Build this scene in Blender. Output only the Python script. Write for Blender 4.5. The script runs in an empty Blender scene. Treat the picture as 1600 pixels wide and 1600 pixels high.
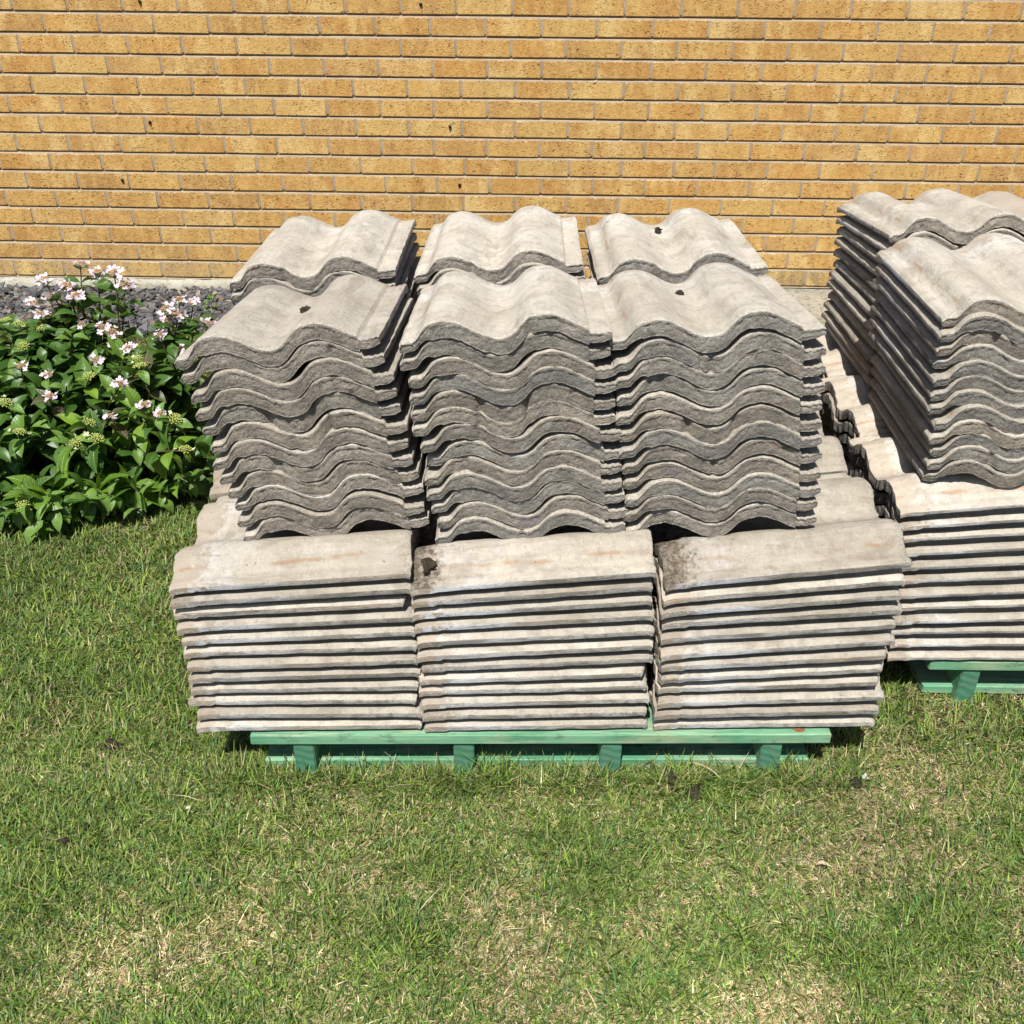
import bpy, bmesh, math, random
import numpy as np
from mathutils import Matrix, Vector, Euler
random.seed(7)
rng = np.random.default_rng(7)
scene = bpy.context.scene
COL = scene.collection
R = math.radians

# ------------------------------------------------------------------ camera
CAM_H = 1.43
th, roll, yaw = R(30.0), R(0.51), R(-1.02)
fwd = Vector((math.sin(yaw)*math.cos(th), math.cos(yaw)*math.cos(th), -math.sin(th)))
rt = Vector((math.cos(yaw), -math.sin(yaw), 0))
up = rt.cross(fwd)
rt2 = math.cos(roll)*rt + math.sin(roll)*up
up2 = -math.sin(roll)*rt + math.cos(roll)*up
cam_d = bpy.data.cameras.new('camera')
cam_d.sensor_width = 36; cam_d.lens = 36.0; cam_d.clip_start = 0.05; cam_d.clip_end = 300
cam = bpy.data.objects.new('camera', cam_d); COL.objects.link(cam)
M = Matrix((rt2, up2, -fwd)).transposed().to_4x4(); M.translation = Vector((0, 0, CAM_H))
cam.matrix_world = M
scene.camera = cam

# ------------------------------------------------------------------ world and sun
SUN_EL, SUN_AZ = R(60), R(14)          # azimuth: to the left of straight behind the camera
sun_dir = Vector((-math.sin(SUN_AZ)*math.cos(SUN_EL), -math.cos(SUN_AZ)*math.cos(SUN_EL), math.sin(SUN_EL)))
w = bpy.data.worlds.new('World'); scene.world = w; w.use_nodes = True
nt = w.node_tree; nt.nodes.clear()
sky = nt.nodes.new('ShaderNodeTexSky'); sky.sky_type = 'NISHITA'; sky.sun_disc = False
sky.sun_elevation = SUN_EL; sky.sun_rotation = math.atan2(sun_dir.x, sun_dir.y)
bg = nt.nodes.new('ShaderNodeBackground'); bg.inputs['Strength'].default_value = 0.07
wo = nt.nodes.new('ShaderNodeOutputWorld')
nt.links.new(sky.outputs[0], bg.inputs[0]); nt.links.new(bg.outputs[0], wo.inputs[0])
sd = bpy.data.lights.new('sun', 'SUN'); sd.energy = 5.0; sd.angle = R(0.5); sd.color = (1.0, 0.965, 0.90)
sun = bpy.data.objects.new('sun', sd); COL.objects.link(sun)
sun.rotation_euler = sun_dir.to_track_quat('Z', 'Y').to_euler()
sun.location = (-3, -4, 8)
scene.view_settings.view_transform = 'Standard'; scene.view_settings.look = 'None'
scene.view_settings.exposure = 0.46; scene.view_settings.gamma = 1.0
scene.view_settings.use_curve_mapping = False

# ------------------------------------------------------------------ helpers
def tag(o, label=None, cat=None, group=None, kind=None):
    if label: o['label'] = label
    if cat: o['category'] = cat
    if group: o['group'] = group
    if kind: o['kind'] = kind
    return o

def link(name, me, parent=None, mat=None):
    if mat is not None and me is not None and not me.materials:
        me.materials.append(mat)
    o = bpy.data.objects.new(name, me); COL.objects.link(o)
    if parent is not None: o.parent = parent
    return o

def empty(name, loc=(0, 0, 0)):
    o = bpy.data.objects.new(name, None); COL.objects.link(o); o.location = loc
    o.empty_display_size = 0.1
    return o

def np_mesh(name, verts, faces, smooth=False, mats=()):
    """faces: list of arrays of constant width"""
    me = bpy.data.meshes.new(name)
    verts = np.asarray(verts, dtype=np.float32)
    me.vertices.add(len(verts)); me.vertices.foreach_set('co', verts.ravel())
    loops = np.concatenate([np.asarray(f).ravel() for f in faces]).astype(np.int32)
    sizes = np.concatenate([np.full(len(f), np.asarray(f).shape[1]) for f in faces]).astype(np.int32)
    me.loops.add(len(loops)); me.loops.foreach_set('vertex_index', loops)
    me.polygons.add(len(sizes))
    starts = np.concatenate([[0], np.cumsum(sizes)[:-1]]).astype(np.int32)
    me.polygons.foreach_set('loop_start', starts); me.polygons.foreach_set('loop_total', sizes)
    me.polygons.foreach_set('use_smooth', np.full(len(sizes), smooth))
    me.update(calc_edges=True)
    for m in mats: me.materials.append(m)
    return me

def vnoise(x, y, seed=0):
    """smooth value noise, 0..1"""
    x = np.asarray(x, float); y = np.asarray(y, float)
    xi = np.floor(x); yi = np.floor(y); fx = x-xi; fy = y-yi
    fx = fx*fx*(3-2*fx); fy = fy*fy*(3-2*fy)
    def h(a, b):
        s = np.sin(a*127.1+b*311.7+seed*74.7)*43758.5453
        return s-np.floor(s)
    return (h(xi, yi)*(1-fx)+h(xi+1, yi)*fx)*(1-fy)+(h(xi, yi+1)*(1-fx)+h(xi+1, yi+1)*fx)*fy

def fbm(x, y, seed=0, o=3):
    t = 0; a = 0.5; s = 0
    for i in range(o):
        t = t+a*vnoise(x*2**i, y*2**i, seed+i*13); s += a; a *= .5
    return t/s

# ------------------------------------------------------------------ material tools
class Mat:
    def __init__(s, name, rough=0.9, spec=0.25):
        s.m = bpy.data.materials.new(name); s.m.use_nodes = True
        s.nt = s.m.node_tree; s.n = s.nt.nodes; s.l = s.nt.links
        s.b = s.n['Principled BSDF']; s.b.inputs['Roughness'].default_value = rough
        s.b.inputs['Specular IOR Level'].default_value = spec
        s.out = s.n['Material Output']
    def new(s, t, **k):
        n = s.n.new(t)
        for a, b in k.items(): setattr(n, a, b)
        return n
    def coords(s, kind='Object', rnd=True, scale=(1, 1, 1)):
        tc = s.new('ShaderNodeTexCoord')
        mp = s.new('ShaderNodeMapping'); mp.inputs['Scale'].default_value = scale
        s.l.new(tc.outputs[kind], mp.inputs['Vector'])
        if rnd:
            oi = s.new('ShaderNodeObjectInfo')
            mu = s.new('ShaderNodeMath', operation='MULTIPLY'); mu.inputs[1].default_value = 37.0
            s.l.new(oi.outputs['Random'], mu.inputs[0])
            s.l.new(mu.outputs[0], mp.inputs['Location'])
        return mp.outputs[0]
    def noise(s, vec, scale, detail=4, rough=0.6, dist=0):
        n = s.new('ShaderNodeTexNoise'); n.inputs['Scale'].default_value = scale
        n.inputs['Detail'].default_value = detail; n.inputs['Roughness'].default_value = rough
        n.inputs['Distortion'].default_value = dist
        s.l.new(vec, n.inputs['Vector']); return n.outputs['Fac']
    def ramp(s, f, a, b, va=0.0, vb=1.0):
        n = s.new('ShaderNodeMapRange'); n.inputs['From Min'].default_value = a; n.inputs['From Max'].default_value = b
        n.inputs['To Min'].default_value = va; n.inputs['To Max'].default_value = vb
        n.interpolation_type = 'SMOOTHSTEP'
        s.put(f, n.inputs['Value']); return n.outputs[0]
    def put(s, v, sock):
        if isinstance(v, bpy.types.NodeSocket): s.l.new(v, sock)
        elif isinstance(v, (int, float)): sock.default_value = v
        else: sock.default_value = (*v, 1) if len(v) == 3 else v
    def math(s, op, a, b=0.0):
        n = s.new('ShaderNodeMath', operation=op); s.put(a, n.inputs[0]); s.put(b, n.inputs[1]); return n.outputs[0]
    def mix(s, f, a, b, mode='MIX'):
        n = s.new('ShaderNodeMix', data_type='RGBA', blend_type=mode)
        s.put(f, n.inputs[0]); s.put(a, n.inputs[6]); s.put(b, n.inputs[7]); return n.outputs[2]
    def base(s, c): s.put(c, s.b.inputs['Base Color'])
    def bump(s, h, strength=0.4, dist=0.004, prev=None):
        n = s.new('ShaderNodeBump'); n.inputs['Strength'].default_value = strength; n.inputs['Distance'].default_value = dist
        s.put(h, n.inputs['Height'])
        if prev is not None: s.l.new(prev, n.inputs['Normal'])
        s.l.new(n.outputs[0], s.b.inputs['Normal']); return n.outputs[0]
    def sep(s, vec):
        n = s.new('ShaderNodeSeparateXYZ'); s.l.new(vec, n.inputs[0]); return n.outputs
    def obj_color(s):
        return s.new('ShaderNodeObjectInfo').outputs['Color']
    def rnd(s):
        return s.new('ShaderNodeObjectInfo').outputs['Random']
    def sepc(s, c):
        n = s.new('ShaderNodeSeparateColor'); s.l.new(c, n.inputs[0]); return n.outputs

# tile face: weathered cement skin. obj colour R = moss on head, G = tone, B = bloom
def tile_face_material():
    m = Mat('weathered_concrete_face', 0.88, 0.3)
    v = m.coords(); raw = m.coords(rnd=False)
    x, y, z = m.sep(raw)[:3]
    oc = m.sepc(m.obj_color())
    big = m.noise(v, 7, 3, .55); med = m.noise(v, 28, 5, .65); fine = m.noise(v, 260, 4, .7)
    vs = m.coords(scale=(1, .12, 1)); streak = m.noise(vs, 90, 4, .6)
    c = m.mix(m.ramp(big, .35, .65), (.43, .395, .34), (.545, .515, .46))
    c = m.mix(m.ramp(med, .42, .66, 0, .85), c, (.31, .285, .25))
    c = m.mix(m.ramp(streak, .5, .72, 0, .45), c, (.60, .565, .50))
    c = m.mix(m.ramp(fine, .35, .7, 0, .5), c, (.33, .30, .27), 'MULTIPLY') if False else m.mix(m.ramp(fine, .3, .75, 0, .42), c, (.36, .33, .29))
    # lichen bloom / efflorescence near head end
    hy = m.math('ADD', y, m.ramp(med, .2, .8, -.07, .07))
    head = m.math('MULTIPLY', m.ramp(hy, .24, .35), m.ramp(hy, .39, .35))
    head = m.math('MULTIPLY', head, m.math('MULTIPLY', oc[2], .6))
    c = m.mix(m.math('MULTIPLY', head, m.ramp(m.noise(v, 22, 5, .75), .36, .68)), c, (.66, .66, .69))
    cross = m.noise(m.coords(scale=(.12, 1, 1)), 170, 4, .6, .6)
    c = m.mix(m.ramp(cross, .5, .7, 0, .32), c, (.40, .36, .31))
    c = m.mix(m.ramp(cross, .45, .3, 0, .30), c, (.62, .57, .49))
    tail = m.ramp(m.math('ADD', y, m.ramp(med, .2, .8, -.02, .02)), .368, .385)
    c = m.mix(m.math('MULTIPLY', tail, .65), c, (.42, .36, .30))
    # white blotches
    c = m.mix(m.math('MULTIPLY', m.ramp(m.noise(v, 14, 5, .75), .54, .78), .5), c, (.64, .62, .59))
    wx = m.coords(scale=(1, .3, 1))
    c = m.mix(m.ramp(m.noise(wx, 26, 6, .75, .8), .50, .68, 0, .6), c, (.27, .235, .19))
    c = m.mix(m.ramp(m.noise(v, 90, 5, .8), .54, .66, 0, .4), c, (.24, .21, .18))
    # rust coloured line beside the side lap
    wob = m.ramp(m.noise(v, 9, 2), .2, .8, -.004, .004)
    d = m.math('ABSOLUTE', m.math('SUBTRACT', m.math('ADD', x, wob), .034))
    line = m.math('MULTIPLY', m.ramp(d, .0032, .0006), m.ramp(m.noise(v, 16, 3), .42, .62))
    c = m.mix(m.math('MULTIPLY', line, .6), c, (.36, .20, .11))
    # moss on the head
    mo = m.ramp(m.math('ADD', y, m.ramp(m.noise(v, 55, 6, .8), .2, .8, -.05, .05)), .352, .405)
    mo = m.math('MULTIPLY', mo, m.math('MULTIPLY', oc[0], m.ramp(m.noise(v, 120, 4, .8), .3, .6, .35, .95)))
    c = m.mix(mo, c, (.075, .062, .045))
    ar = m.ramp(m.math('ADD', y, m.ramp(m.noise(v, 160, 4, .75), .25, .75, -.009, .009)), .013, .007)
    c = m.mix(m.math('MULTIPLY', ar, .8), c, m.mix(m.ramp(m.noise(v, 220, 4, .8), .38, .62), (.27, .25, .22), (.50, .47, .42)))
    pits = m.ramp(m.noise(v, 120, 2, .5), .70, .76)
    c = m.mix(m.math('MULTIPLY', pits, .6), c, (.16, .14, .12))
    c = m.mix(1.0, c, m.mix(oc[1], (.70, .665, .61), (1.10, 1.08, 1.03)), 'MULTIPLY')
    m.base(c)
    b = m.bump(fine, .7, .003)
    b = m.bump(m.noise(v, 70, 5, .7), .5, .005, b)
    return m.m

def tile_edge_material():
    m = Mat('rough_concrete_edge', 0.95, 0.15)
    v = m.coords(); oc = m.sepc(m.obj_color())
    big = m.noise(v, 18, 4, .65); med = m.noise(v, 70, 5, .7); fine = m.noise(v, 330, 4, .75)
    c = m.mix(m.ramp(big, .36, .64), (.30, .285, .255), (.45, .42, .37))
    c = m.mix(m.ramp(med, .48, .68, 0, .55), c, (.22, .205, .18))
    rn = m.rnd()
    c = m.mix(m.ramp(rn, .0, .35, .75, 0), c, (.40, .33, .265), 'MIX') if False else c
    c = m.mix(1.0, c, m.mix(m.ramp(m.math('FRACT', m.math('MULTIPLY', rn, 7.3)), 0, 1), (1.05, 1.0, .95), (.97, .985, 1.0)), 'MULTIPLY')
    c = m.mix(m.ramp(m.noise(v, 24, 4, .7), .57, .68, 0, .6), c, (.33, .245, .20))
    c = m.mix(m.ramp(m.noise(v, 11, 4, .7), .60, .70, 0, .5), c, (.20, .20, .235))
    c = m.mix(m.ramp(fine, .55, .75, 0, .7), c, (.44, .41, .37))
    c = m.mix(m.ramp(fine, .45, .30, 0, .8), c, (.06, .054, .048))
    c = m.mix(m.ramp(m.noise(v, 48, 3, .6), .66, .74, 0, .7), c, (.10, .09, .08))
    c = m.mix(m.ramp(m.noise(v, 150, 1), .73, .77, 0, .9), c, (.50, .44, .30))
    c = m.mix(1.0, c, m.mix(oc[1], (.8, .8, .8), (1.12, 1.1, 1.08)), 'MULTIPLY')
    m.base(c)
    b = m.bump(fine, 1.0, .005)
    b = m.bump(med, .9, .010, b)
    return m.m

def tile_side_material():
    m = Mat('side_lap_concrete', 0.92, 0.2)
    raw = m.coords(rnd=False); v = m.coords()
    vs = m.coords(scale=(1, .15, 1)); y = m.sep(raw)[1]
    oc = m.sepc(m.obj_color())
    med = m.noise(v, 45, 5, .7); st = m.noise(vs, 60, 4, .65); fine = m.noise(v, 300, 4, .75)
    c = m.mix(m.ramp(st, .36, .64), (.25, .23, .20), (.54, .52, .485))
    c = m.mix(m.ramp(med, .46, .66, 0, .85), c, (.20, .182, .16))
    c = m.mix(m.ramp(m.noise(vs, 13, 3, .6), .56, .66, 0, .7), c, (.40, .325, .25))
    hy = m.math('ADD', y, m.ramp(med, .2, .8, -.06, .06))
    head = m.math('MULTIPLY', m.ramp(hy, .17, .31), m.math('MULTIPLY', m.ramp(hy, .40, .37), oc[2]))
    c = m.mix(m.math('MULTIPLY', head, m.ramp(st, .35, .6, .35, 1)), c, (.70, .715, .76))
    c = m.mix(m.ramp(hy, .37, .40, 0, .6), c, (.45, .36, .27))
    c = m.mix(m.ramp(fine, .44, .28, 0, .7), c, (.12, .10, .085))
    c = m.mix(m.ramp(m.noise(vs, 30, 3, .6), .55, .66, 0, .75), c, (.15, .125, .10))
    c = m.mix(1.0, c, m.mix(oc[1], (.78, .78, .78), (1.08, 1.07, 1.06)), 'MULTIPLY')
    m.base(c)
    b = m.bump(fine, .9, .004); b = m.bump(med, .6, .005, b); b = m.bump(st, .5, .004, b)
    return m.m

def brick_material():
    m = Mat('buff_brick', 0.92, 0.2)
    v = m.coords(); raw = m.coords(rnd=False)
    x, y, z = m.sep(raw)[:3]
    z = m.math('SUBTRACT', m.math('MULTIPLY', m.math('FRACT', m.math('DIVIDE', m.math('ADD', z, .0391), .0782)), .0782), .0391)
    oc = m.obj_color()
    big = m.noise(m.coords(scale=(1, 1, .35)), 22, 3, .6)
    c = m.mix(m.ramp(big, .38, .64, 0, .62), oc, (.68, .42, .125))
    med = m.noise(v, 60, 5, .7)
    c = m.mix(m.ramp(m.noise(m.coords(scale=(1, 1, .5)), 9, 3, .6), .50, .68, 0, .65), c, (.76, .54, .22))
    c = m.mix(m.ramp(med, .5, .72, 0, .55), c, (.40, .205, .06))
    fine = m.noise(v, 420, 3, .7)
    c = m.mix(m.ramp(fine, .32, .72, 0, .35), c, (.68, .50, .24))
    cr = m.noise(m.coords(scale=(.55, 1, 1.7)), 190, 2, .5, .25)
    mask = m.ramp(m.noise(v, 40, 3, .6), .40, .60)
    crease = m.math('MULTIPLY', m.ramp(cr, .395, .33), mask)
    c = m.mix(m.math('MULTIPLY', m.ramp(cr, .66, .76), .55), c, (.84, .66, .34))
    c = m.mix(m.math('MULTIPLY', crease, .8), c, (.085, .042, .018))
    # whitish lime bloom along the top arris
    ef = m.math('MULTIPLY', m.ramp(z, .025, .033), m.ramp(m.noise(v, 95, 3, .6), .54, .62))
    c = m.mix(m.math('MULTIPLY', ef, .8), c, (.78, .74, .66))
    m.base(c)
    h = m.math('SUBTRACT', m.math('ADD', m.math('MULTIPLY', fine, .35), m.math('MULTIPLY', med, .5)), m.math('MULTIPLY', crease, .9))
    m.bump(h, 1.0, .008)
    return m.m

def mortar_material():
    m = Mat('grey_mortar', 0.95, 0.1)
    v = m.coords(rnd=False)
    c = m.mix(m.ramp(m.noise(v, 8, 4), .35, .65), (.38, .29, .195), (.47, .37, .255))
    c = m.mix(m.ramp(m.noise(v, 200, 4, .7), .3, .7, 0, .5), c, (.22, .19, .15))
    m.base(c); m.bump(m.noise(v, 220, 5, .7), .6, .004)
    return m.m

def timber_material():
    m = Mat('green_stained_timber', 0.75, 0.3)
    v = m.coords(); g = m.coords(scale=(.05, 1, 1))
    c = m.mix(m.ramp(m.noise(v, 5, 4, .6), .35, .65), (.075, .245, .135), (.165, .35, .21))
    gr = m.noise(g, 110, 4, .6)
    c = m.mix(m.ramp(gr, .5, .7, 0, .65), c, (.36, .50, .32))
    c = m.mix(m.ramp(m.noise(g, 240, 3), .58, .72, 0, .6), c, (.06, .20, .12))
    c = m.mix(m.ramp(m.noise(m.coords(scale=(.3, 1, 1)), 14, 5, .7), .48, .64, 0, .75), c, (.30, .35, .22))
    c = m.mix(m.ramp(m.noise(m.coords(scale=(.4, 1, 1)), 40, 6, .8), .53, .68, 0, .8), c, (.065, .085, .06))
    c = m.mix(m.ramp(m.noise(m.coords(scale=(.06, 1, 1)), 60, 5, .7), .60, .68, 0, .7), c, (.42, .44, .33))
    m.base(c); m.bump(gr, .35, .003)
    return m.m

def endgrain_material():
    m = Mat('green_end_grain', 0.85, 0.2)
    tc = m.new('ShaderNodeTexCoord')
    mp = m.new('ShaderNodeMapping'); mp.inputs['Location'].default_value = (.03, 0, .06)
    m.l.new(tc.outputs['Object'], mp.inputs['Vector'])
    wv = m.new('ShaderNodeTexWave', wave_type='RINGS', rings_direction='Y'); wv.inputs['Scale'].default_value = 17
    wv.inputs['Distortion'].default_value = 5.0; wv.inputs['Detail'].default_value = 3
    m.l.new(mp.outputs[0], wv.inputs['Vector'])
    v = m.coords()
    c = m.mix(m.math('MULTIPLY', wv.outputs['Fac'], m.noise(m.coords(), 40, 3)), (.045, .175, .10), (.10, .26, .155))
    c = m.mix(m.ramp(m.noise(v, 45, 6, .8), .45, .62, 0, .8), c, (.10, .17, .125))
    m.base(c); m.bump(wv.outputs['Fac'], .3, .002)
    return m.m

def attr_material(name, rough=0.7, spec=0.3, trans=0.35, attr='tint'):
    m = Mat(name, rough, spec)
    a = m.new('ShaderNodeAttribute'); a.attribute_name = attr
    m.base(a.outputs['Color'])
    t = m.new('ShaderNodeBsdfTranslucent'); m.l.new(a.outputs['Color'], t.inputs['Color'])
    mx = m.new('ShaderNodeMixShader'); mx.inputs[0].default_value = trans
    m.l.new(m.b.outputs[0], mx.inputs[1]); m.l.new(t.outputs[0], mx.inputs[2]); m.l.new(mx.outputs[0], m.out.inputs[0])
    return m.m

def noisy_material(name, c1, c2, c3, s1=6, s2=60, rough=.95, bump=.6, dist=.01, spec=.15):
    m = Mat(name, rough, spec); v = m.coords(rnd=True)
    c = m.mix(m.ramp(m.noise(v, s1, 4, .65), .35, .65), c1, c2)
    c = m.mix(m.ramp(m.noise(v, s2, 5, .7), .48, .66), c, c3)
    m.base(c); m.bump(m.noise(v, s2*1.5, 5, .75), bump, dist)
    return m.m

M_FACE, M_EDGE, M_SIDE = tile_face_material(), tile_edge_material(), tile_side_material()
M_BRICK, M_MORTAR = brick_material(), mortar_material()
M_TIMBER, M_END = timber_material(), endgrain_material()
M_BLADE = attr_material('grass_blade', .55, .35, .3)
M_SOIL = noisy_material('dark_soil', (.045, .03, .02), (.085, .06, .042), (.025, .018, .013), 8, 70, bump=.9, dist=.02)
M_LAWN = noisy_material('lawn_thatch', (.075, .06, .028), (.13, .10, .05), (.045, .045, .018), 9, 120, bump=.9, dist=.01)
M_SLATE = noisy_material('blue_grey_slate', (.10, .105, .12), (.17, .17, .18), (.23, .20, .17), 3, 25, rough=.7, bump=.4, dist=.003, spec=.4)
M_SLAB = noisy_material('stained_paving', (.24, .22, .17), (.34, .31, .25), (.15, .14, .11), 7, 45, bump=.5, dist=.006)
M_FOOT = noisy_material('lime_washed_footing', (.42, .41, .34), (.34, .32, .25), (.27, .23, .17), 6, 40, bump=.7, dist=.006)
M_LUMP = noisy_material('dark_moss_lump', (.05, .04, .03), (.09, .07, .05), (.03, .028, .02), 30, 150, bump=1, dist=.01)
M_DRY = noisy_material('dry_plant_matter', (.42, .33, .20), (.52, .44, .30), (.30, .22, .12), 20, 90, bump=.4, dist=.003)
M_CHIP = noisy_material('pale_chip', (.56, .53, .46), (.46, .43, .38), (.48, .45, .4), 30, 120, bump=.5, dist=.003)
M_NAIL = noisy_material('black_spot', (.02, .018, .015), (.035, .03, .025), (.015, .012, .01), 50, 200, bump=.5, dist=.003)
M_RUST = noisy_material('rust', (.20, .08, .035), (.28, .13, .06), (.12, .05, .03), 60, 200, bump=.5, dist=.002)

# ------------------------------------------------------------------ roof tile
TW, TL = 0.333, 0.418
PX = np.array([0, .02, .06, .078, .10, .125, .15, .19, .23, .28, .337, .40, .44, .475, .51, .545, .575, .605, .64, .70, .75, .80, .85, .875, .893,
               .898, .91, .925, .94, .955, .97, .985, 1.0])
PZ = np.array([-.0372, -.031, -.0305, -.029, -.020, -.009, -.0035, -.0005, 0, -.004, -.0145, -.0272, -.0325, -.034, -.0325, -.0265, -.0165, -.0075, -.002, 0, -.003, -.011, -.0215, -.026, -.0285,
               -.0365, -.0375, -.0365, -.0382, -.0365, -.0375, -.0355, -.0375])+.046

def tile_mesh(seed, coarse=False, lip=.0155):
    r = np.random.default_rng(seed)
    xs = np.unique(np.concatenate([[.009, .018], np.linspace(0, .89, 14 if coarse else 84), [.893, .898, .91, .925, .94, .955, .97, .985, 1.0]]))
    zt0 = np.interp(xs, PX, PZ)
    k = np.array([.25, .5, .25]); sm = zt0.copy(); sm[1:-1] = (zt0[:-2]+2*zt0[1:-1]+zt0[2:])/4
    zt0 = np.where((xs > .02) & (xs < .885), sm, zt0)
    n = len(xs); X = xs*TW
    ys = np.array([0, .003, .009, .03, .06, .09, .12, .15, .18, .21, .24, .27, .30, .33, .355, .372, .380, .395, .409, .416, TL])
    m = len(ys)
    chip = fbm(X*55, X*0+seed, seed, 3)               # ragged nose line
    notch = np.zeros(n)
    ribs = np.where(xs > .895, zt0-(-.0368+.046), 0)
    for _ in range(r.integers(0, 4)):
        c = r.uniform(0, TW); wd = r.uniform(.004, .013); notch += r.uniform(.002, .011)*np.exp(-((X-c)/wd)**2)
    V = []; F = []; FM = []
    def top_at(y):
        z = zt0.copy()
        t = np.clip((y-.372)/.012, 0, 1)
        z = np.where(xs < .895, z-t*.0065*np.clip((xs-.07)/.08, 0, 1), z-t*.002)
        t2 = np.clip((y-.40)/.018, 0, 1); z = z-t2*t2*.004
        t3 = np.clip((.009-y)/.009, 0, 1); z = z-t3*t3*.0036*np.where(xs < .895, 1, .5)*(.6+.8*chip)
        z = z+(fbm(X*18+y*3, y*18+seed*3.1, seed, 2)-.5)*.0016
        return z
    thick_nose = np.where(xs < .10, lip, np.where(xs > .895, .0158, .0264))
    thick_nose = np.where((xs >= .10) & (xs < .16), lip+(xs-.10)/.06*(.0262-lip), thick_nose)
    thick_in = np.where(xs < .10, lip, np.where(xs > .895, .0145, .0205))
    cham = np.interp(xs, [0, .018], [.0062, 0]); tipr = np.interp(xs, [.965, 1.0], [0, .005])
    thick_nose = thick_nose-cham-tipr; thick_in = thick_in-cham-tipr*.5
    grid = []
    for j, y in enumerate(ys):
        z = top_at(y)
        yy = np.full(n, y)
        if j < 4:
            f = 1-j/4
            yy = yy+(notch+(chip-.5)*.0045+(fbm(X*160, X*0+seed, seed+2, 2)-.5)*.0022)*f
        if j >= m-3:
            yy = yy+(fbm(X*60, X*0+9+seed, seed+5, 3)-.5)*.008*((j-(m-4))/3)
            z = z-np.clip((fbm(X*45, X*0+3+seed, seed+7, 2)-.5), 0, 1)*.006*((j-(m-4))/3)
        xx = X.copy()
        e = (fbm(np.array([y*70]), np.array([seed*1.7]), seed, 3)[0]-.5)*.0042
        xx[0] += e; xx[1] += e*.6; xx[-1] += (fbm(np.array([y*50]), np.array([seed*2.7]), seed+3, 3)[0]-.5)*.004
        grid.append(np.stack([xx, yy, z], 1))
    T = np.array(grid)                                     # m,n,3 top
    B = T.copy()
    for j, y in enumerate(ys):
        tk = thick_in+(thick_nose-thick_in)*np.clip(1-(y-.012)/.05, 0, 1)
        if j >= m-5: tk = tk+.002
        tk = tk+ribs*.9
        B[j, :, 2] = T[j, :, 2]-tk
        if j < 3: B[j, :, 1] += .0030*(1-j/3)*(xs < .9)
        if j < 3: B[j, :, 2] += (fbm(X*70, X*0+seed+21, seed+11, 3)-.5)*.0035*(1-j/3)
    def add_grid(G, flip, mat):
        b = sum(len(v) for v in V); a, c = G.shape[:2]
        V.append(G.reshape(-1, 3))
        i, j = np.meshgrid(np.arange(a-1), np.arange(c-1), indexing='ij')
        q = np.stack([b+i*c+j, b+i*c+j+1, b+(i+1)*c+j+1, b+(i+1)*c+j], -1).reshape(-1, 4)
        if flip: q = q[:, ::-1]
        F.append(q); FM.append(np.full(len(q), mat))
    add_grid(T, False, 0)
    add_grid(B, True, 1)
    def wall(top, bot, prof, flip, mat, axis, sgn, amp):
        g = []; n_ = len(prof)
        ar = np.arange(len(top))
        crust = np.clip(fbm(ar*.33, ar*0+seed*2.3, seed+40, 2)*2.6-1.2, 0, 1)
        for k_, (t, o, cr) in enumerate(prof):
            p = (top*(1-t)+bot*t).copy()
            if 0 < k_ < n_-1:
                nz = (fbm(ar*.9+k_*7.3, np.full(len(p), k_*1.7+seed), seed+31, 3)-.5)*amp
                p[:, axis] += sgn*(o+cr*crust+nz)
                if cr: p[:, 2] += (fbm(ar*.8, ar*0+seed, seed+51, 3)-.5)*.0035
            g.append(p)
        add_grid(np.array(g), flip, mat)
    NOSE = [(0, 0, 0), (.07, .0008, 0), (.15, .0009, .0003), (.24, .0003, -.0022), (.36, .0003, -.0008), (.5, .0003, 0), (.66, .0004, 0), (.82, .0002, 0), (.93, -.0006, 0), (1, -.0012, 0)]
    EDGE = [(0, 0, 0), (.25, .0004, 0), (.6, .0004, 0), (1, 0, 0)]
    wall(T[0], B[0], NOSE, True, 1, 1, -1, .0036)
    wall(T[-1], B[-1], EDGE, False, 1, 1, 1, .004)
    wall(T[:, 0], B[:, 0], EDGE, False, 2, 0, -1, .0016)
    wall(T[:, -1], B[:, -1], EDGE, True, 2, 0, 1, .0025)
    V_ = np.concatenate(V); F_ = np.concatenate(F)
    me = np_mesh('roof_tile', V_, [F_], True, (M_FACE, M_EDGE, M_SIDE))
    me.polygons.foreach_set('material_index', np.concatenate(FM).astype(np.int32))
    me.update()
    return me

TILES = [tile_mesh(s) for s in range(11, 21)]
THIN = [tile_mesh(s, lip=.0122) for s in range(31, 36)]
ROUGH = [tile_mesh(s, True) for s in range(41, 43)]
ORD = ['topmost', 'second', 'third', 'fourth', 'fifth', 'sixth', 'seventh', 'eighth', 'ninth', 'tenth', 'eleventh', 'twelfth', 'lowest']
TGROUP = 'used concrete roof tiles stacked on the pallets'
hidden_tiles = []

def frame_matrix(o, xa, yref):
    xa = Vector(xa).normalized(); yv = Vector(yref); yv = (yv-xa*yv.dot(xa)).normalized()
    za = xa.cross(yv)
    m = Matrix((xa, yv, za)).transposed().to_4x4(); m.translation = Vector(o)
    return m

def put_tile(mat, label, colour, hidden=False):
    if hidden:
        hidden_tiles.append((random.choice(ROUGH), mat)); return None
    me = random.choice(THIN if 'right-hand' in label and 'sideways' in label else TILES)
    o = link('pantile', me); o.matrix_world = mat; o.color = (*colour, 1)
    tag(o, label, 'roof tile', TGROUP, 'thing')
    return o

def tone(top=False):
    return (random.choice([0, 0, .2, .5]), random.uniform(.15, .9), random.uniform(.1, 1))

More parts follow.
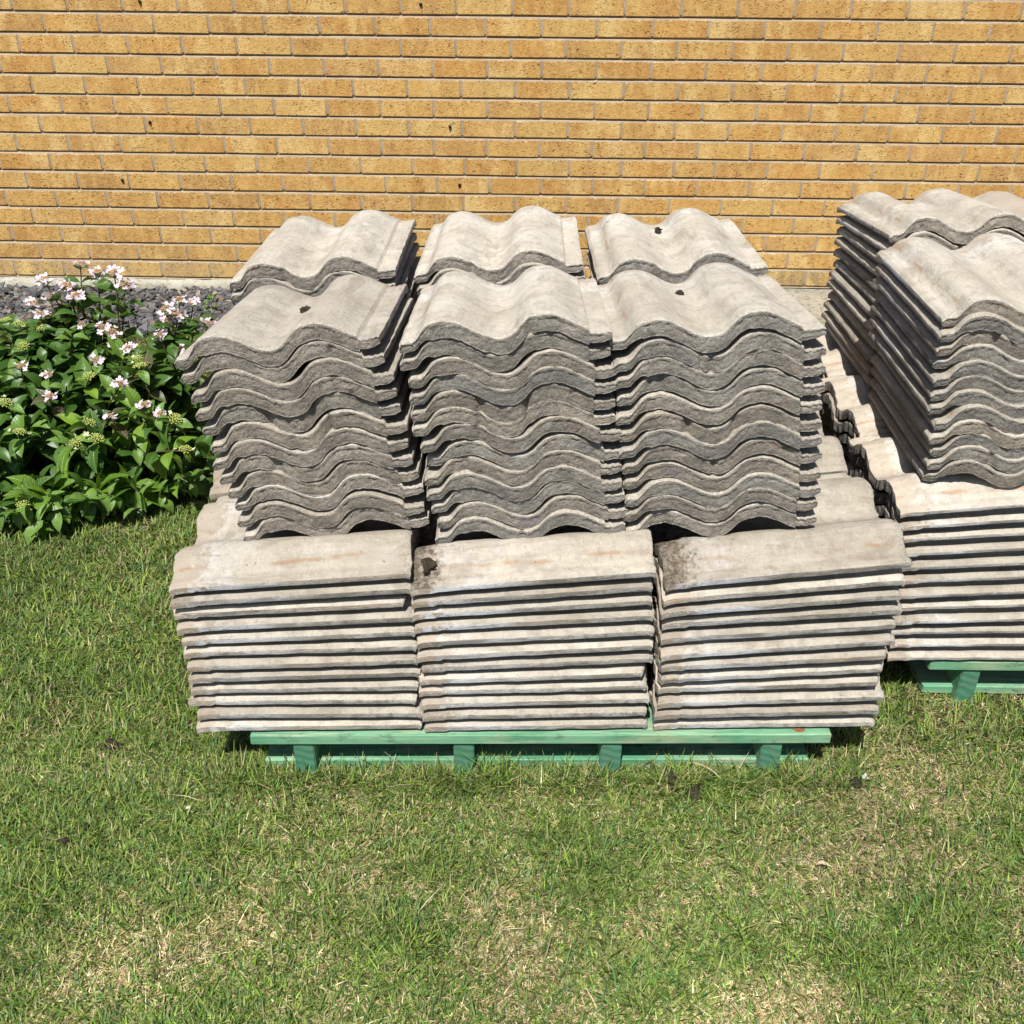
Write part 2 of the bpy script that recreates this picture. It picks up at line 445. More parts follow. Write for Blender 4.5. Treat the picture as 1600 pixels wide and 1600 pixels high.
def upper_stack(n, bl, br, tl, tr, yb, yt, pitch_b, pitch_t, yawd, where, keep=lambda i: True, topcol=None):
    """bl/br, tl/tr: (x, z) of left and right front lip of the bottom and top tile"""
    for i in range(n):                       # i = 0 topmost
        t = 1-i/(n-1)
        jx, jz = random.gauss(0, .0030), random.gauss(0, .0010)
        L = [bl[k]+(tl[k]-bl[k])*t for k in (0, 1)]; Rr = [br[k]+(tr[k]-br[k])*t for k in (0, 1)]
        y = yb+(yt-yb)*t+random.gauss(0, .002)
        tilt = math.atan2(Rr[1]-L[1], Rr[0]-L[0])+R(random.gauss(0, .25)+random.choice([0, 0, 0, 0, .6, -.6])*(i > 0))
        yw = R(yawd+random.gauss(0, .35)); p = R(pitch_b+(pitch_t-pitch_b)*t)
        mt = frame_matrix((L[0]+jx, y, L[1]+jz), (math.cos(tilt)*math.cos(yw), math.sin(yw), math.sin(tilt)),
                          (-math.sin(yw), math.cos(yw)*math.cos(p), -math.sin(p)))
        c = tone()
        if i == 0 and topcol: c = topcol
        name = 'lowest' if i == n-1 else ORD[i]
        put_tile(mt, f'{name} tile of the {where}, grey wavy nose forward', c, not keep(i))

def lower_stack(n, bR, bL, tR, tL, where, keep=lambda i: True, topcol=None, jit=.004):
    """bR/bL, tR/tL: nose (right) and head (left) front corner of the bottom and top tile"""
    for i in range(n):
        t = 1-i/(n-1)
        Rp = Vector(bR).lerp(Vector(tR), t); Lp = Vector(bL).lerp(Vector(tL), t)
        d = (Lp-Rp).normalized()
        yw = R(random.gauss(0, .35)); d = Matrix.Rotation(yw, 3, 'Z') @ d
        o = Rp+Vector((random.gauss(0, jit), random.gauss(0, .0018), random.gauss(0, .0004)))
        xa = Vector((-d.y, d.x, 0)) * -1
        xa = Vector((0, 1, 0)); xa = (xa-d*xa.dot(d)).normalized()
        mt = frame_matrix(o, xa, d)
        c = tone()
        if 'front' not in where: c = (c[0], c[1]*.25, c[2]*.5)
        if i == 0 and topcol: c = topcol
        name = 'lowest' if i == n-1 else ORD[i]
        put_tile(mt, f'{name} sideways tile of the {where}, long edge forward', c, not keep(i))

# large pile, lower layer: three columns (front row wholly, rear rows where seen)
LOWER = [((-.190, 1.455, .117), (-.598, 1.439, .117), (-.199, 1.452, .459), (-.620, 1.443, .423), 'left'),
         ((.236, 1.470, .117), (-.180, 1.450, .117), (.217, 1.460, .467), (-.190, 1.447, .431), 'middle'),
         ((.664, 1.488, .117), (.244, 1.465, .117), (.655, 1.478, .482), (.232, 1.457, .442), 'right')]
TOPC = {'left': (0, .35, 1), 'middle': (1, .6, 1), 'right': (1, .25, .9)}
for row, (dy, word) in enumerate(((0, 'front'), (.338, 'centre'), (.676, 'back'))):
    for bR, bL, tR, tL, side in LOWER:
        f = lambda p: (p[0]-.014*row, p[1]+dy, p[2])
        if row == 0: keep = lambda i: True
        elif side == 'middle': keep = lambda i: False
        elif side == 'left': keep = lambda i: i < (4 if row == 1 else 2)
        else: keep = lambda i: i < (4 if row == 1 else 3)
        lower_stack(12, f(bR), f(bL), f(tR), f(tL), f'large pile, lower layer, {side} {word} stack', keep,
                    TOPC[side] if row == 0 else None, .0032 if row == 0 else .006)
# large pile, upper layer
upper_stack(12, (-.500, .475), (-.167, .520), (-.561, .812), (-.228, .858), 1.528, 1.511, 1, 6, 1.0,
            'large pile, upper layer, left front stack', topcol=(0, .55, .35))
upper_stack(13, (-.161, .482), (.168, .515), (-.205, .846), (.126, .872), 1.528, 1.511, 1, 5.5, 1.0,
            'large pile, upper layer, middle front stack', topcol=(0, .9, 1))
upper_stack(12, (.172, .500), (.502, .532), (.125, .849), (.456, .878), 1.533, 1.516, 1, 5.5, 1.2,
            'large pile, upper layer, right front stack', topcol=(0, .8, .9))
upper_stack(12, (-.530, .490), (-.200, .515), (-.606, .795), (-.275, .828), 1.985, 1.965, 0, 0.5, 0.5,
            'large pile, upper layer, left rear stack', lambda i: i < 9, (0, .8, .5))
upper_stack(12, (-.170, .490), (.155, .515), (-.231, .815), (.102, .845), 1.985, 1.97, 0, 1.0, 0.8,
            'large pile, upper layer, middle rear stack', lambda i: i < 3, (0, .95, .8))
upper_stack(12, (.170, .490), (.500, .515), (.127, .815), (.458, .843), 1.985, 1.97, 0, 1.0, 0.8,
            'large pile, upper layer, right rear stack', lambda i: i < 3, (0, .85, .9))
# right-hand pile
RB = ((1.166, 1.706, .114), (.756, 1.694, .114), (1.126, 1.71, .492), (.704, 1.692, .455))
for row, (dy, word) in enumerate(((0, 'front'), (.338, 'centre'), (.676, 'back'))):
    f = lambda p: (p[0]+.012*row, p[1]+dy, p[2])
    lower_stack(12, *(f(p) for p in RB), f'smaller right-hand pile, lower layer, {word} stack',
                (lambda i: True) if row == 0 else (lambda i: i < 9), (0, .95, .6), .003)
upper_stack(12, (.752, .512), (1.083, .532), (.716, .822), (1.047, .842), 1.728, 1.735, 0, -.5, -1.0,
            'smaller right-hand pile, upper layer, front stack', topcol=(0, .85, .8))
upper_stack(12, (.770, .512), (1.10, .532), (.756, .852), (1.087, .872), 2.19, 2.18, 0, 5, 0,
            'smaller right-hand pile, upper layer, rear stack', topcol=(0, .8, .7))
# tiles of the second column, just past the frame
for row in range(3):
    lower_stack(12, *((p[0]+.425, p[1]+.338*row, p[2]) for p in RB), 'x', lambda i: False)
for yy in (1.735, 2.19):
    upper_stack(12, (1.09, .522), (1.42, .542), (1.055, .832), (1.388, .852), yy, yy, 0, 1, 0, 'x', lambda i: False)

# tiles buried inside or past the frame, never seen singly
Vs, Fs, Ms, off = [], [], [], 0
cache = {}
for me, mt in hidden_tiles:
    if me.name not in cache:
        co = np.empty(len(me.vertices)*3, np.float32); me.vertices.foreach_get('co', co)
        fi = np.empty(len(me.polygons)*4, np.int32); me.loops.foreach_get('vertex_index', fi)
        mi = np.empty(len(me.polygons), np.int32); me.polygons.foreach_get('material_index', mi)
        cache[me.name] = (co.reshape(-1, 3), fi.reshape(-1, 4), mi)
    co, fi, mi = cache[me.name]; A = np.array(mt)
    Vs.append(co @ A[:3, :3].T+A[:3, 3]); Fs.append(fi+off); Ms.append(mi); off += len(co)
me = np_mesh('buried_roof_tiles', np.concatenate(Vs), [np.concatenate(Fs)], True, (M_FACE, M_EDGE, M_SIDE))
me.polygons.foreach_set('material_index', np.concatenate(Ms))
o = link('roof_tile_filling', me); o.color = (0, .6, .5, 1)
tag(o, 'grey roof tiles buried inside the two piles behind the outer stacks', 'roof tiles', None, 'stuff')

# ------------------------------------------------------------------ pallets
def board_mesh(name, lx, ly, lz, seed=0, endmat=True):
    """box centred in x, front at y=0, base z=0, with softened edges and slight warp"""
    bm = bmesh.new()
    bmesh.ops.create_cube(bm, size=1)
    for v in bm.verts: v.co = Vector((v.co.x*lx, (v.co.y+.5)*ly, (v.co.z+.5)*lz))
    bmesh.ops.bevel(bm, geom=bm.edges[:], offset=.0022, segments=2, affect='EDGES', profile=.6)
    r = random.Random(seed)
    for v in bm.verts:
        v.co += Vector((r.uniform(-1, 1)*.0012, r.uniform(-1, 1)*.0008, r.uniform(-1, 1)*.0008))
    me = bpy.data.meshes.new(name); bm.to_mesh(me); bm.free()
    me.materials.append(M_TIMBER); me.materials.append(M_END)
    return me

def pallet(loc, rz, lx, depth, label):
    root = empty('timber_pallet', loc); root.rotation_euler = (0, 0, rz)
    tag(root, label, 'pallet', 'green timber pallets under the tiles')
    zt = .0
    # stringers: end grain faces the camera
    for i, fx in enumerate((.088, .365, .622, .902)):
        wd = .039
        bm = bmesh.new(); bmesh.ops.create_cube(bm, size=1)
        for v in bm.verts: v.co = Vector((v.co.x*wd, (v.co.y+.5)*depth, (v.co.z+.5)*.088-.004))
        bmesh.ops.bevel(bm, geom=bm.edges[:], offset=.002, segments=2, affect='EDGES')
        for f in bm.faces: f.material_index = 1 if abs(f.normal.y) > .9 else 0
        me = bpy.data.meshes.new('stringer'); bm.to_mesh(me); bm.free()
        me.materials.append(M_TIMBER); me.materials.append(M_END)
        s = link('stringer', me, root); s.location = ((fx-.5)*lx, .001, 0)
        s.rotation_euler = (0, 0, R(random.uniform(-.6, .6)))
    ys = [0, .18, .36, .54, .72, depth-.10]
    for i, y in enumerate(ys):
        b = link('deck_board', board_mesh('deck_board', lx, .098, .022, i+3), root); b.location = (random.uniform(-.004, .004), y-.004, .086)
    for i, y in enumerate((.022, depth/2-.05, depth-.13)):
        b = link('bottom_board', board_mesh('bottom_board', lx*.965, .096, .020, i+30), root)
        b.location = (-.005, y, .003)
    bm = bmesh.new(); bmesh.ops.create_uvsphere(bm, u_segments=10, v_segments=6, radius=.011)
    for v in bm.verts: v.co.z *= .15; v.co.x *= 1.1; v.co.y *= .75
    me = bpy.data.meshes.new('nail_head'); bm.to_mesh(me); bm.free(); me.materials.append(M_RUST)
    if loc[0] < .5:
        nh = link('nail_head', me, root); nh.location = (lx*.446, .010, .1085)
    return root
ang = math.atan2(1.4785-1.441, .578+.510)
pallet(((.578-.510)/2, (1.441+1.476)/2, 0), ang, 1.092, 1.0, 'light green timber pallet carrying the large pile of roof tiles')
pallet((.837+.546, 1.712, 0), R(.8), 1.092, 1.0, 'green timber pallet under the smaller right-hand pile, running out of frame')

# ------------------------------------------------------------------ brick wall
WY = 4.564
wall = empty('brick_wall', (0, WY, 0))
tag(wall, 'buff yellow brick wall of the house in stretcher bond behind the tiles', 'wall', None, 'thing')
BW, BH, PITCH, COURSE = .2185, .0690, .225, .0782
BASE = -.002
def brick_mesh(seed, w=.2185):
    r = random.Random(seed)
    bm = bmesh.new(); bmesh.ops.create_cube(bm, size=1)
    for v in bm.verts: v.co = Vector((v.co.x*w, (v.co.y+.5)*.10, v.co.z*BH))
    bmesh.ops.bevel(bm, geom=[e for e in bm.edges if all(v.co.y < .01 for v in e.verts)], offset=.003, segments=2, affect='EDGES')
    for v in bm.verts:
        if v.co.y < .02: v.co += Vector((r.uniform(-.0012, .0012), r.uniform(-.0008, .0008), r.uniform(-.0012, .0012)))
    me = bpy.data.meshes.new('brick'); bm.to_mesh(me); bm.free(); me.materials.append(M_BRICK)
    return me
BRICKS = [brick_mesh(i) for i in range(8)]
SHORT = brick_mesh(50, .167)
OFFS = [-2.364, -2.233, -2.343, -2.229, -2.331, -2.219, -2.324, -2.229, -2.108, -2.225, -2.109, -2.0, -2.127, -2.006, -2.122, -2.01]
def to_px(p):
    q = Vector(p)-Vector((0, 0, CAM_H)); d = q.dot(fwd)
    return 800+1600*q.dot(rt2)/d, 800-1600*q.dot(up2)/d
stuff_bricks = []
for k in range(32):
    off = OFFS[k] if k < len(OFFS) else -2.06+(k % 2)*.112
    x0 = off+.00325-PITCH*8
    z = BASE+COURSE*k+COURSE/2+.003
    j = 0; x = x0
    while x < 4.4:
        wdt = PITCH; me = BRICKS[(k*7+j*3+(j*j) % 5) % 8]
        if k == 6 and abs(x-.53) < PITCH/2: me = SHORT; wdt = .175
        cx = x+(wdt-.0065)/2
        rr = random.random()
        base = (.54, .262, .064)
        if rr < .12: base = (.60, .365, .115)
        elif rr < .35: base = (.56, .305, .085)
        elif rr < .6: base = (.50, .255, .075)
        elif rr < .68: base = (.51, .275, .095)
        v = random.uniform(.88, 1.04)*(.90+.2*float(fbm(np.array([x*1.7]), np.array([k*.35]), 12, 2)[0])); c = [b*v for b in base]
        if k == 0:
            g = (.40, .33, .20) if x < 0 else (.19, .165, .10); c = [a*.45+b*.55 for a, b in zip(c, g)]
            if x > 0: c = [a*.25+b*.75 for a, b in zip(c, g)]
        elif k == 1: c = [a*.8+b*.2 for a, b in zip(c, (.25, .19, .1))]
        elif k == 2 and x > .9: c = [a*.88+b*.12 for a, b in zip(c, (.2, .17, .1))]
        loc = Vector((cx, random.uniform(-.0008, .0008)+.0, z+random.uniform(-.0008, .0008)))
        u, vv = to_px(loc+Vector((0, WY, 0)))
        seen = -45 < u < 1645 and -18 < vv
        if k <= 2 and 500 < u < 1160: seen = False
        if k <= 4 and u > 1420: seen = False
        if k <= 1 and 420 < u < 1215: seen = False
        if k <= 2 and u > 1345: seen = False
        if seen:
            o = link('brick', me, wall); o.location = loc; o.color = (*c, 1)
            o.rotation_euler = (0, R(random.uniform(-.12, .12)), 0)
        else: stuff_bricks.append((me, loc))
        x += wdt; j += 1
Vs, Fs, off = [], {}, 0
for me, loc in stuff_bricks:
    co = np.empty(len(me.vertices)*3, np.float32); me.vertices.foreach_get('co', co)
    Vs.append(co.reshape(-1, 3)+np.array(loc)-np.array([0, 0, BASE+COURSE/2+.003]))
    for p in me.polygons:
        Fs.setdefault(len(p.vertices), []).append([i+off for i in p.vertices])
    off += len(me.vertices)
me = np_mesh('brick_courses', np.concatenate(Vs), [np.array(f) for f in Fs.values()], False, (M_BRICK,))
o = link('further_bricks', me, wall); o['kind'] = 'stuff'; o.color = (.54, .29, .08, 1); o.location = (0, 0, BASE+COURSE/2+.003)
# mortar: one gently uneven bed, its face 3 mm behind the bricks
nx = 700
zl, yl = [], []
for k in range(-1, 32):
    zt_ = BASE+COURSE*k+COURSE/2+.003+BH/2            # top of the bricks of course k
    for dz, dy_ in ((-.060, .0022), (-.030, .0022), (-.004, .0018), (.0, .0016), (.0030, .0048), (.0060, .0095), (COURSE-BH+.0005, .0115), (COURSE-BH+.004, .0030)):
        if zt_+dz > BASE-.004: zl.append(zt_+dz); yl.append(dy_)
zl = np.array(zl); yl = np.array(yl); nz = len(zl)
gx, gz = np.meshgrid(np.linspace(-4.1, 4.4, nx), zl, indexing='ij')
gy = yl[None, :]*(.75+.5*fbm(gx*9, gz*14, 3, 3))+(fbm(gx*60, gz*60, 5, 2)-.5)*.0016
idx = np.arange(nx*nz).reshape(nx, nz)
q = np.stack([idx[:-1, :-1], idx[1:, :-1], idx[1:, 1:], idx[:-1, 1:]], -1).reshape(-1, 4)
link('mortar', np_mesh('mortar', np.stack([gx, gy, gz], -1).reshape(-1, 3), [q], True, (M_MORTAR,)), wall)
# solid core so the wall has its thickness
bm = bmesh.new(); bmesh.ops.create_cube(bm, size=1)
for v in bm.verts: v.co = Vector((v.co.x*8.4+.15, .018+(v.co.y+.5)*.09, (v.co.z+.5)*COURSE*32+BASE))
me = bpy.data.meshes.new('core'); bm.to_mesh(me); bm.free(); link('wall_core', me, wall, M_MORTAR)
# lime washed footing strip at the base, left part
nx, nz = 300, 8
gx, gt = np.meshgrid(np.linspace(-4.1, .55, nx), np.linspace(0, 1, nz), indexing='ij')
edge = (fbm(gx*16, gx*0+2, 8, 3)-.5)*.014
gy = -.012-.018*np.sin(np.clip(gt*1.25, 0, 1)*math.pi/2)+(fbm(gx*25, gt*6, 4, 3)-.5)*.010
gz = (BASE-.002+edge)*(1-gt)+(-.085)*gt
gy = np.where(gt == 0, .006, gy)
idx = np.arange(nx*nz).reshape(nx, nz)
q = np.stack([idx[:-1, :-1], idx[1:, :-1], idx[1:, 1:], idx[:-1, 1:]], -1).reshape(-1, 4)[:, ::-1]
link('footing', np_mesh('footing', np.stack([gx, gy, gz], -1).reshape(-1, 3), [q], True, (M_FOOT,)), wall)
# little black spots stuck in the joints
def lump_mesh(name, r, seed, mat, sq=(1, 1, .7), sub=2, amp=.35):
    bm = bmesh.new(); bmesh.ops.create_icosphere(bm, subdivisions=sub, radius=1)
    rr = random.Random(seed)
    from mathutils import noise
    o = Vector((rr.uniform(0, 50), rr.uniform(0, 50), rr.uniform(0, 50)))
    for v in bm.verts:
        f = 1+amp*noise.noise(v.co*1.6+o)*1.6+amp*.7*noise.noise(v.co*4+o)
        v.co = Vector((v.co.x*sq[0], v.co.y*sq[1], v.co.z*sq[2]))*f*r
    me = bpy.data.meshes.new(name); bm.to_mesh(me); bm.free(); me.materials.append(mat)
    for p in me.polygons: p.use_smooth = True
    return me
spot = lump_mesh('spot', .007, 5, M_NAIL, (1, .8, 1.3), 1)
for x, z in ((-1.634, .676), (-1.798, .436), (-.466, 1.137), (-1.599, 1.138), (-.359, .673), (-.322, .433)):
    o = link('black_spot', spot, wall); o.location = (x, -.004, z); o.rotation_euler = (random.random(), random.random()*3, random.random())

# ------------------------------------------------------------------ ground
def ground_z(x, y):
    return np.where(y < 2.2, 0.0, -.055*np.clip((y-2.2)/1.75, 0, 1)) - .004
def grid_sheet(name, xs, ys, zf, mat, amp=.004, seed=1):
    gx, gy = np.meshgrid(xs, ys, indexing='ij')
    gz = zf(gx, gy)+(fbm(gx*7, gy*7, seed, 3)-.5)*amp
    idx = np.arange(gx.size).reshape(gx.shape)
    q = np.stack([idx[:-1, :-1], idx[1:, :-1], idx[1:, 1:], idx[:-1, 1:]], -1).reshape(-1, 4)
    return np_mesh(name, np.stack([gx, gy, gz], -1).reshape(-1, 3), [q], True, (mat,))
xs = np.concatenate([[-60, -25, -10, -6], np.linspace(-4, 4, 140), [6, 10, 25, 60]])
ys = np.concatenate([[-60, -20, -8, -3], np.linspace(-1, 4.8, 120), [6, 10, 25, 60]])
g = link('ground', grid_sheet('ground', xs, ys, ground_z, M_LAWN, .008)); tag(g, kind='structure')
# slate strip bed
gs = link('gravel_bed', grid_sheet('gravel_bed', np.linspace(-4.1, .60, 60), np.linspace(4.00, WY+.02, 12),
          lambda x, y: np.full_like(x, -.052), noisy_material('slate_dust', (.06, .06, .065), (.09, .09, .09), (.05, .045, .04)), .004)); tag(gs, kind='structure')
# slate chips
N = 7500
cx = rng.uniform(-3.2, .6, N); cy = WY-.03-rng.random(N)**.9*.56+(vnoise(cx*6, cx*0, 9)-.5)*.05
ok = (cy > 3.95); cx, cy = cx[ok], cy[ok]; N = len(cx)
cz = -.047+rng.random(N)*.016
a = rng.uniform(0, math.pi*2, N); L = rng.uniform(.010, .026, N); Wd = L*rng.uniform(.4, .85, N); Hh = rng.uniform(.002, .0045, N)
px = np.array([-1, -.2, .9, 1, .1, -.8]); py = np.array([-.6, -1, -.5, .3, 1, .7])
Vt = np.zeros((N, 12, 3)); tx = rng.normal(0, .28, N); ty = rng.normal(0, .28, N)
for i in range(6):
    jx = px[i]*(1+rng.uniform(-.3, .3, N))*L; jy = py[i]*(1+rng.uniform(-.3, .3, N))*Wd
    rx = jx*np.cos(a)-jy*np.sin(a); ry = jx*np.sin(a)+jy*np.cos(a)
    for s in (0, 1):
        Vt[:, i+6*s] = np.stack([cx+rx, cy+ry, cz+rx*tx+ry*ty+(s*2-1)*Hh], -1)
b = np.arange(N)[:, None]*12
top = b+np.array([[6, 7, 8, 9, 10, 11]]); sides = np.concatenate([b+np.array([[i, (i+1) % 6, (i+1) % 6+6, i+6]]) for i in range(6)])
me = np_mesh('slate_chips', Vt.reshape(-1, 3), [top, sides], False)
m = Mat('slate_chip', .65, .4)
at = m.new('ShaderNodeAttribute'); at.attribute_name = 'tint'
m.base(at.outputs['Color']); m.bump(m.noise(m.coords(rnd=False), 150, 4, .7), .4, .003)
me.materials.append(m.m)
t = rng.random(N); base = np.stack([.062+.06*t, .063+.06*t, .066+.062*t], -1)*(.65+.7*rng.random((N, 1)))
brn = rng.random(N) < .12; base[brn] = np.array([.24, .19, .14])*(.6+.6*rng.random((brn.sum(), 1)))
ca = me.color_attributes.new('tint', 'FLOAT_COLOR', 'POINT')
ca.data.foreach_set('color', np.concatenate([np.repeat(base, 12, 0), np.ones((N*12, 1))], 1).astype(np.float32).ravel())
tag(link('slate_chips', me), 'loose blue-grey slate chippings along the foot of the brick wall', 'slate chippings', None, 'stuff')
# paving strip to the right of the chips
sl = link('paving', grid_sheet('paving', np.linspace(.60, 4.2, 60), np.linspace(3.93, WY+.02, 14), lambda x, y: -.008-.030*(WY-y), M_SLAB, .006, 5)); tag(sl, kind='structure')
# bare soil under the shrub
ang_ = np.linspace(0, 2*math.pi, 60, endpoint=False)
rad = 1+.18*(fbm(np.cos(ang_)*2+5, np.sin(ang_)*2+5, 4, 2)-.5)*2
ring = [np.array([[-1.46, 2.86, .0]])]
for f in (.25, .5, .75, .93, 1.0):
    x = -1.46+.60*rad*f*np.cos(ang_); y = 2.86+.50*rad*f*np.sin(ang_)
    zz = ground_z(x, y)+.012*(1-f**3)+.004+(fbm(x*25, y*25, 3, 3)-.5)*.02*(f < 1)
    if f == 1.0: zz = ground_z(x, y)-.008
    ring.append(np.stack([x, y, zz], -1))
Vv = np.concatenate(ring); fq = []
for k in range(4):
    for i in range(60): fq.append([1+k*60+i, 1+k*60+(i+1) % 60, 1+(k+1)*60+(i+1) % 60, 1+(k+1)*60+i][::-1])
ft = [[0, 1+(i+1) % 60, 1+i][::-1] for i in range(60)]
tag(link('soil', np_mesh('soil', Vv, [np.array(fq), np.array(ft)], True, (M_SOIL,))), kind='structure')

# ------------------------------------------------------------------ grass
STRAW = [(0.724, 1.484), (0.825, 1.42), (-0.067, 1.136), (0.747, 1.007), (-0.499, 1.075), (0.008, 1.054), (0.545, 1.261), (-0.325, 1.419), (0.196, 1.119), (-0.62, 1.036), (0.431, 0.998), (-0.215, 1.211)]
GREEN = [(-1.008, 1.742), (-0.813, 1.154), (-0.461, 1.483), (0.128, 1.221), (0.348, 1.087), (-1.254, 2.113), (-0.55, 1.301), (-0.173, 1.24), (-0.181, 1.108), (0.341, 1.406), (0.723, 1.134), (0.237, 1.015), (-0.826, 1.293), (0.063, 1.304), (0.528, 1.068)]
def dryness(x, y):
    d = .50+.95*(fbm(x*4.5, y*4.5, 5, 3)-.5)*1.6
    for a_, b_ in STRAW: d = d+.42*np.exp(-(((x-a_)/.09)**2+((y-b_)/.06)**2))
    for a_, b_ in GREEN: d = d-.40*np.exp(-(((x-a_)/.08)**2+((y-b_)/.055)**2))
    d = d+.14*np.clip(x, -1, 1)+.10*np.clip((1.25-y)/.3, -.3, 1)-.34*np.clip((y-1.35)/.5, 0, 1)*(x < 0)
    return np.clip(d, .05, .95)

def blades(name, n, region, lay, hscale=1.0, seed=1, dense=None, label=None, wscale=1.0):
    r = np.random.default_rng(seed)
    x, y = region(r, n)
    ok = ~((((x+1.46)/.57)**2+((y-2.86)/.47)**2 < 1) | (y > 3.99+(vnoise(x*9, x*0, 2)-.5)*.1))
    x, y = x[ok], y[ok]; n = len(x)
    d = dryness(x, y)
    straw = r.random(n) < (d*.95 if lay else d*.42)
    clump = fbm(x*26, y*26, 7, 2)
    Ln = (r.uniform(.010, .028, n) if lay else r.uniform(.014, .032, n)*(.6+.8*clump))*hscale
    Ln = np.where(straw, Ln*.9, Ln)
    long = r.random(n) < .04; Ln = np.where(long, Ln*1.7, Ln)
    dirA = r.uniform(0, 2*math.pi, n)+2.2*(vnoise(x*14, y*14, 6)-.5)
    lean = np.where(straw, r.uniform(.9, 1.5, n), r.uniform(.35, 1.25, n)) if lay else np.where(straw, r.uniform(.6, 1.3, n), r.uniform(.1, 1.05, n))
    curl = r.uniform(.1, .9, n)
    wd = r.uniform(.0006, .0013, n)*wscale*np.where(straw, .8, 1.15)
    far = 1+.35*np.clip((y-1.4), 0, 3); wd = wd*far
    dx, dy = np.cos(dirA), np.sin(dirA); sx, sy = -dy, dx
    z0 = ground_z(x, y)-.002
    P = np.zeros((n, 5, 3)); cum = np.zeros((n, 3)); cum[:, 0] = x; cum[:, 1] = y; cum[:, 2] = z0+r.random(n)*(.008 if lay else .003)
    ts = [0, .5, 1.0]; prev = 0
    for i, t_ in enumerate(ts):
        if i:
            le = np.clip(lean+curl*t_, 0, 1.62); seg = (t_-prev)*Ln
            cum[:, 0] += dx*np.sin(le)*seg; cum[:, 1] += dy*np.sin(le)*seg; cum[:, 2] += np.cos(le)*seg; prev = t_
        wi = wd*(1, .9, 0)[i]
        if i < 2:
            P[:, 2*i] = cum+np.stack([sx*wi, sy*wi, 0*wi], -1); P[:, 2*i+1] = cum-np.stack([sx*wi, sy*wi, 0*wi], -1)
        else: P[:, 4] = cum
    g1 = np.array([.060, .115, .018]); g2 = np.array([.235, .335, .055]); g3 = np.array([.065, .15, .040])
    u = r.random((n, 1)); c = g1*(1-u)+g2*u
    blue = (r.random(n) < .22)[:, None]; c = np.where(blue, g3*(.7+.9*u), c)
    s1 = np.array([.50, .39, .21]); s2 = np.array([.32, .225, .11]); s3 = np.array([.74, .64, .42])
    u2 = r.random((n, 1)); sc = np.where(u2 < .5, s2+(s1-s2)*u2*2, s1+(s3-s1)*(u2-.5)*2)
    c = np.where(straw[:, None], sc, c)
    mixg = (r.random(n) < .25)[:, None] & ~straw[:, None]; c = np.where(mixg, c*.55+s1*.45*.8, c)
    c = c*(.5+1.0*r.random((n, 1)))*(.78+.5*fbm(x*3.1, y*3.1, 21, 3))[:, None]
    bb = np.arange(n)[:, None]*5
    q = bb+np.array([[0, 1, 3, 2]]); t3 = bb+np.array([[2, 3, 4]])
    me = np_mesh(name, P.reshape(-1, 3), [q, t3], True, (M_BLADE,))
    ca = me.color_attributes.new('tint', 'FLOAT_COLOR', 'POINT')
    ca.data.foreach_set('color', np.concatenate([np.repeat(c, 5, 0), np.ones((n*5, 1))], 1).astype(np.float32).ravel())
    return link(name, me)

def view_region(y0, y1, pad=.08, p=1.0):
    def f(r, n):
        y = y0+(y1-y0)*r.random(n)**p
        half = .5*(y*.92+.72)*1.02+pad
        return r.uniform(-1, 1, n)*half, y
    return f
def edge_region(r, n):
    x = r.uniform(-.60, .66, n); y = 1.437+.035*(x+.51)/1.09+r.normal(0, .016, n)-.012
    return x, y
# built near to far; the count per square metre drops with distance
parts = [('grass', 150000, view_region(.78, 1.55), True, 1.0, 1), ('grass', 90000, view_region(.78, 1.55), False, 1.0, 2),
         ('grass', 62000, view_region(1.55, 2.5), True, 1.1, 3), ('grass', 62000, view_region(1.55, 2.5), False, 1.15, 4),
         ('grass', 36000, view_region(2.5, 4.05), False, 1.25, 5), ('grass', 5200, edge_region, False, 2.1, 6)]
def tuft_region(r, n):
    cs = GREEN+[(a, b) for a, b in zip(r.uniform(-1.0, 1.0, 44), r.uniform(.9, 2.3, 44)) if all(abs(a-p)+abs(b-q) > .13 for p, q in STRAW)]
    i = r.integers(0, len(cs), n); c_ = np.array(cs)[i]
    return c_[:, 0]+r.normal(0, .038, n), c_[:, 1]+r.normal(0, .03, n)
parts.append(('grass', 13000, tuft_region, False, 1.75, 8))
objs = []
for nm, n, reg, lay, hs, sd_ in parts:
    objs.append(blades(nm, n, reg, lay, hs, sd_))
# join into one lawn
with bpy.context.temp_override(active_object=objs[0], selected_editable_objects=objs, object=objs[0], selected_objects=objs):
    bpy.ops.object.join()
tag(objs[0], 'short mown grass, green mixed with dry straw-coloured blades', 'grass', None, 'stuff')
def side_region(r, n):
    x = r.uniform(-3.4, 3.4, n); y = r.uniform(.3, 4.0, n)
    half = .5*(y*.92+.72)*1.02+.08
    k = (np.abs(x) > half) | (y < .78)
    return x[k], y[k]
tag(blades('grass', 60000, side_region, False, 1.2, 9, wscale=1.6), 'mown grass of the lawn beyond the edges of the view', 'grass', None, 'stuff')

